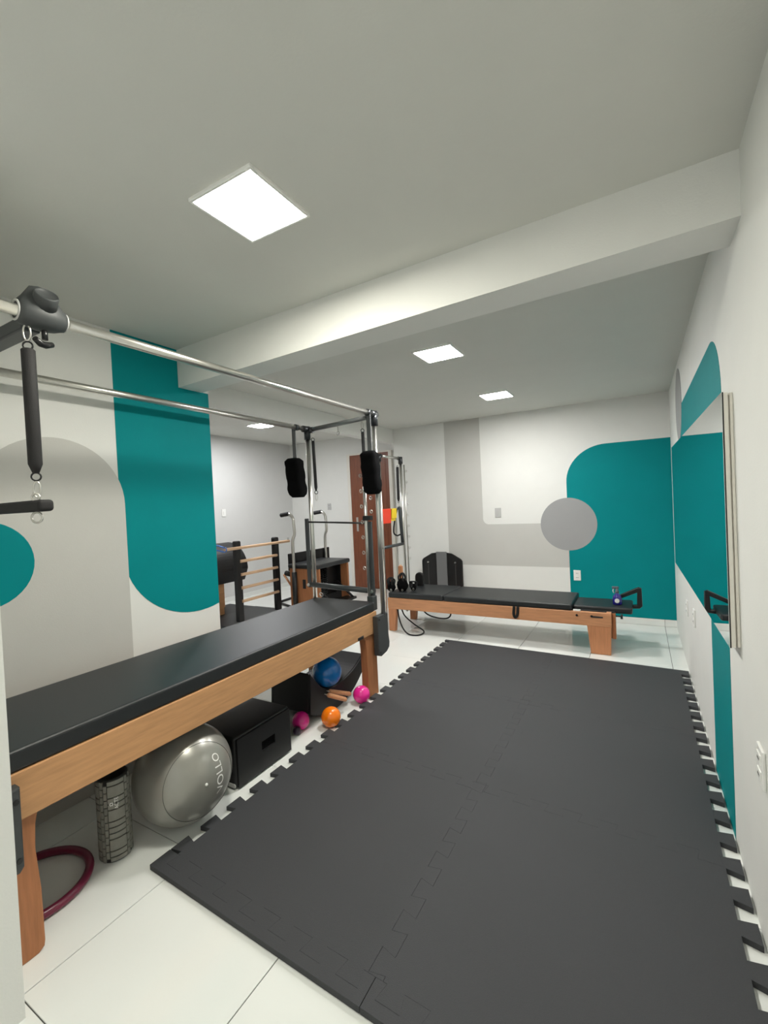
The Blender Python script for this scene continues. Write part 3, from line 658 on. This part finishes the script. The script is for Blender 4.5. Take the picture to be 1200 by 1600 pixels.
o = thing('elastic_band', (-4.3, 3.55, .9), 'blue elastic band tied on the left end of the top rung', 'elastic band', 'elastic bands')
B().tube(bezier([(-4.235, 3.60, .98), (-4.30, 3.54, 1.01), (-4.36, 3.50, .985), (-4.30, 3.53, .96), (-4.235, 3.61, .925)], 6), .02, 8, flat=.4).torus((-4.235, 3.615, .952), .024, .007, (0, 1, 0), 16, 6).build('band_knot', 'band_blue', o)

# ------------------------------------------------------------------ combo chair by the door
K = thing('pilates_chair', (-3.86, 4.93, 0), 'wooden pilates chair with black seat and tall curved handles near the door', 'exercise chair')
ang = math.radians(0); KC = Vector((-3.86, 4.93, 0))
def kp(x, y, z): return KC + Vector((x * math.cos(ang) - y * math.sin(ang), x * math.sin(ang) + y * math.cos(ang), z))
def kbox(x0, x1, y0_, y1_, z0, z1, name, m, bev=.004):
    b = B().box(x0, x1, y0_, y1_, z0, z1, bev, 2)
    for v_ in b.bm.verts: v_.co = kp(*v_.co)
    return b.build(name, m, K)
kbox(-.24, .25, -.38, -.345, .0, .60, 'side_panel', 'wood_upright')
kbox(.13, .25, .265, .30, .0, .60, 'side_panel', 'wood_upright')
kbox(-.24, .1295, .265, .30, .0, .60, 'side_panel', 'black_paint')
kbox(-.02, .03, -.386, -.3805, .34, .46, 'panel_fitting', 'black_paint', .002)
kbox(-.255, .265, -.40, .325, .601, .66, 'seat_pad', 'vinyl', .018)
kbox(-.28, -.257, -.36, .54, .56, .79, 'back_board', 'black_paint')
kbox(-.24, -.215, -.344, .264, .30, .58, 'rear_panel', 'black_paint')
kbox(.02, .05, .05, .26, .18, .56, 'spring_board', 'black_paint')
kbox(.05, .25, -.34, .26, .0, .03, 'base_board', 'black_paint')
kbox(.20, .38, -.28, .28, .10, .135, 'pedal', 'black_paint', .008)
for yy in (-.2, -.12, -.04):
    b = B()
    pts = [kp(.1 + .018 * math.cos(t), yy + .018 * math.sin(t), .2 + .35 * t / (2 * math.pi * 12)) for t in [2 * math.pi * k / 8 for k in range(97)]]
    b.tube(pts, .004, 5); b.build('coil_spring', 'steel_dark', K)
B().tube([kp(.36, -.25, .13), kp(.1, -.25, .34), kp(-.2, -.25, .36)], .016, 8).build('pedal_arm', 'black_paint', K)
B().tube([kp(.36, .22, .13), kp(.1, .22, .34), kp(-.2, .22, .36)], .016, 8).build('pedal_arm', 'black_paint', K)
for (x, y, zl) in ((-.125, -.42, .05), (-.235, .42, .30)):
    path = bezier([kp(x, y, zl), kp(x, y, .62), kp(x, y, .96), kp(x + .035, y, 1.06), kp(x + .03, y, 1.2), kp(x + .02, y, 1.27), kp(x - .03, y, 1.325), kp(x - .10, y, 1.325), kp(x - .18, y, 1.315)], 6)
    B().tube(path[:42], .021, 12).build('handle_pole', 'chrome', K)
    B().tube(path[37:], .028, 12).build('hand_grip', 'foam_black', K)
    B().cyl(kp(x, y, zl), kp(x, y, .56 if y < 0 else .5), .034, 12).build('pole_sleeve', 'black_paint', K)
B().tube([kp(-.26, -.30, .50), kp(-.38, -.30, .52)], .035, 10).build('roller_pad', 'foam_black', K)
B().tube([kp(-.26, -.34, .36), kp(-.40, -.32, .50)], .014, 8).build('brace', 'wood_orange', K)
o = thing('floor_frame', (-4.55, 5.05, 0), 'low black metal frame on the floor left of the pilates chair', 'floor frame')
B().tube([(-4.70, 4.93, .019), (-4.23, 4.745, .019)], .018, 8).build('floor_bar', 'black_paint', o)
B().tube([(-4.70, 4.97, .019), (-4.73, 5.42, .019), (-4.25, 5.24, .019)], .018, 8).build('floor_bar', 'black_paint', o)
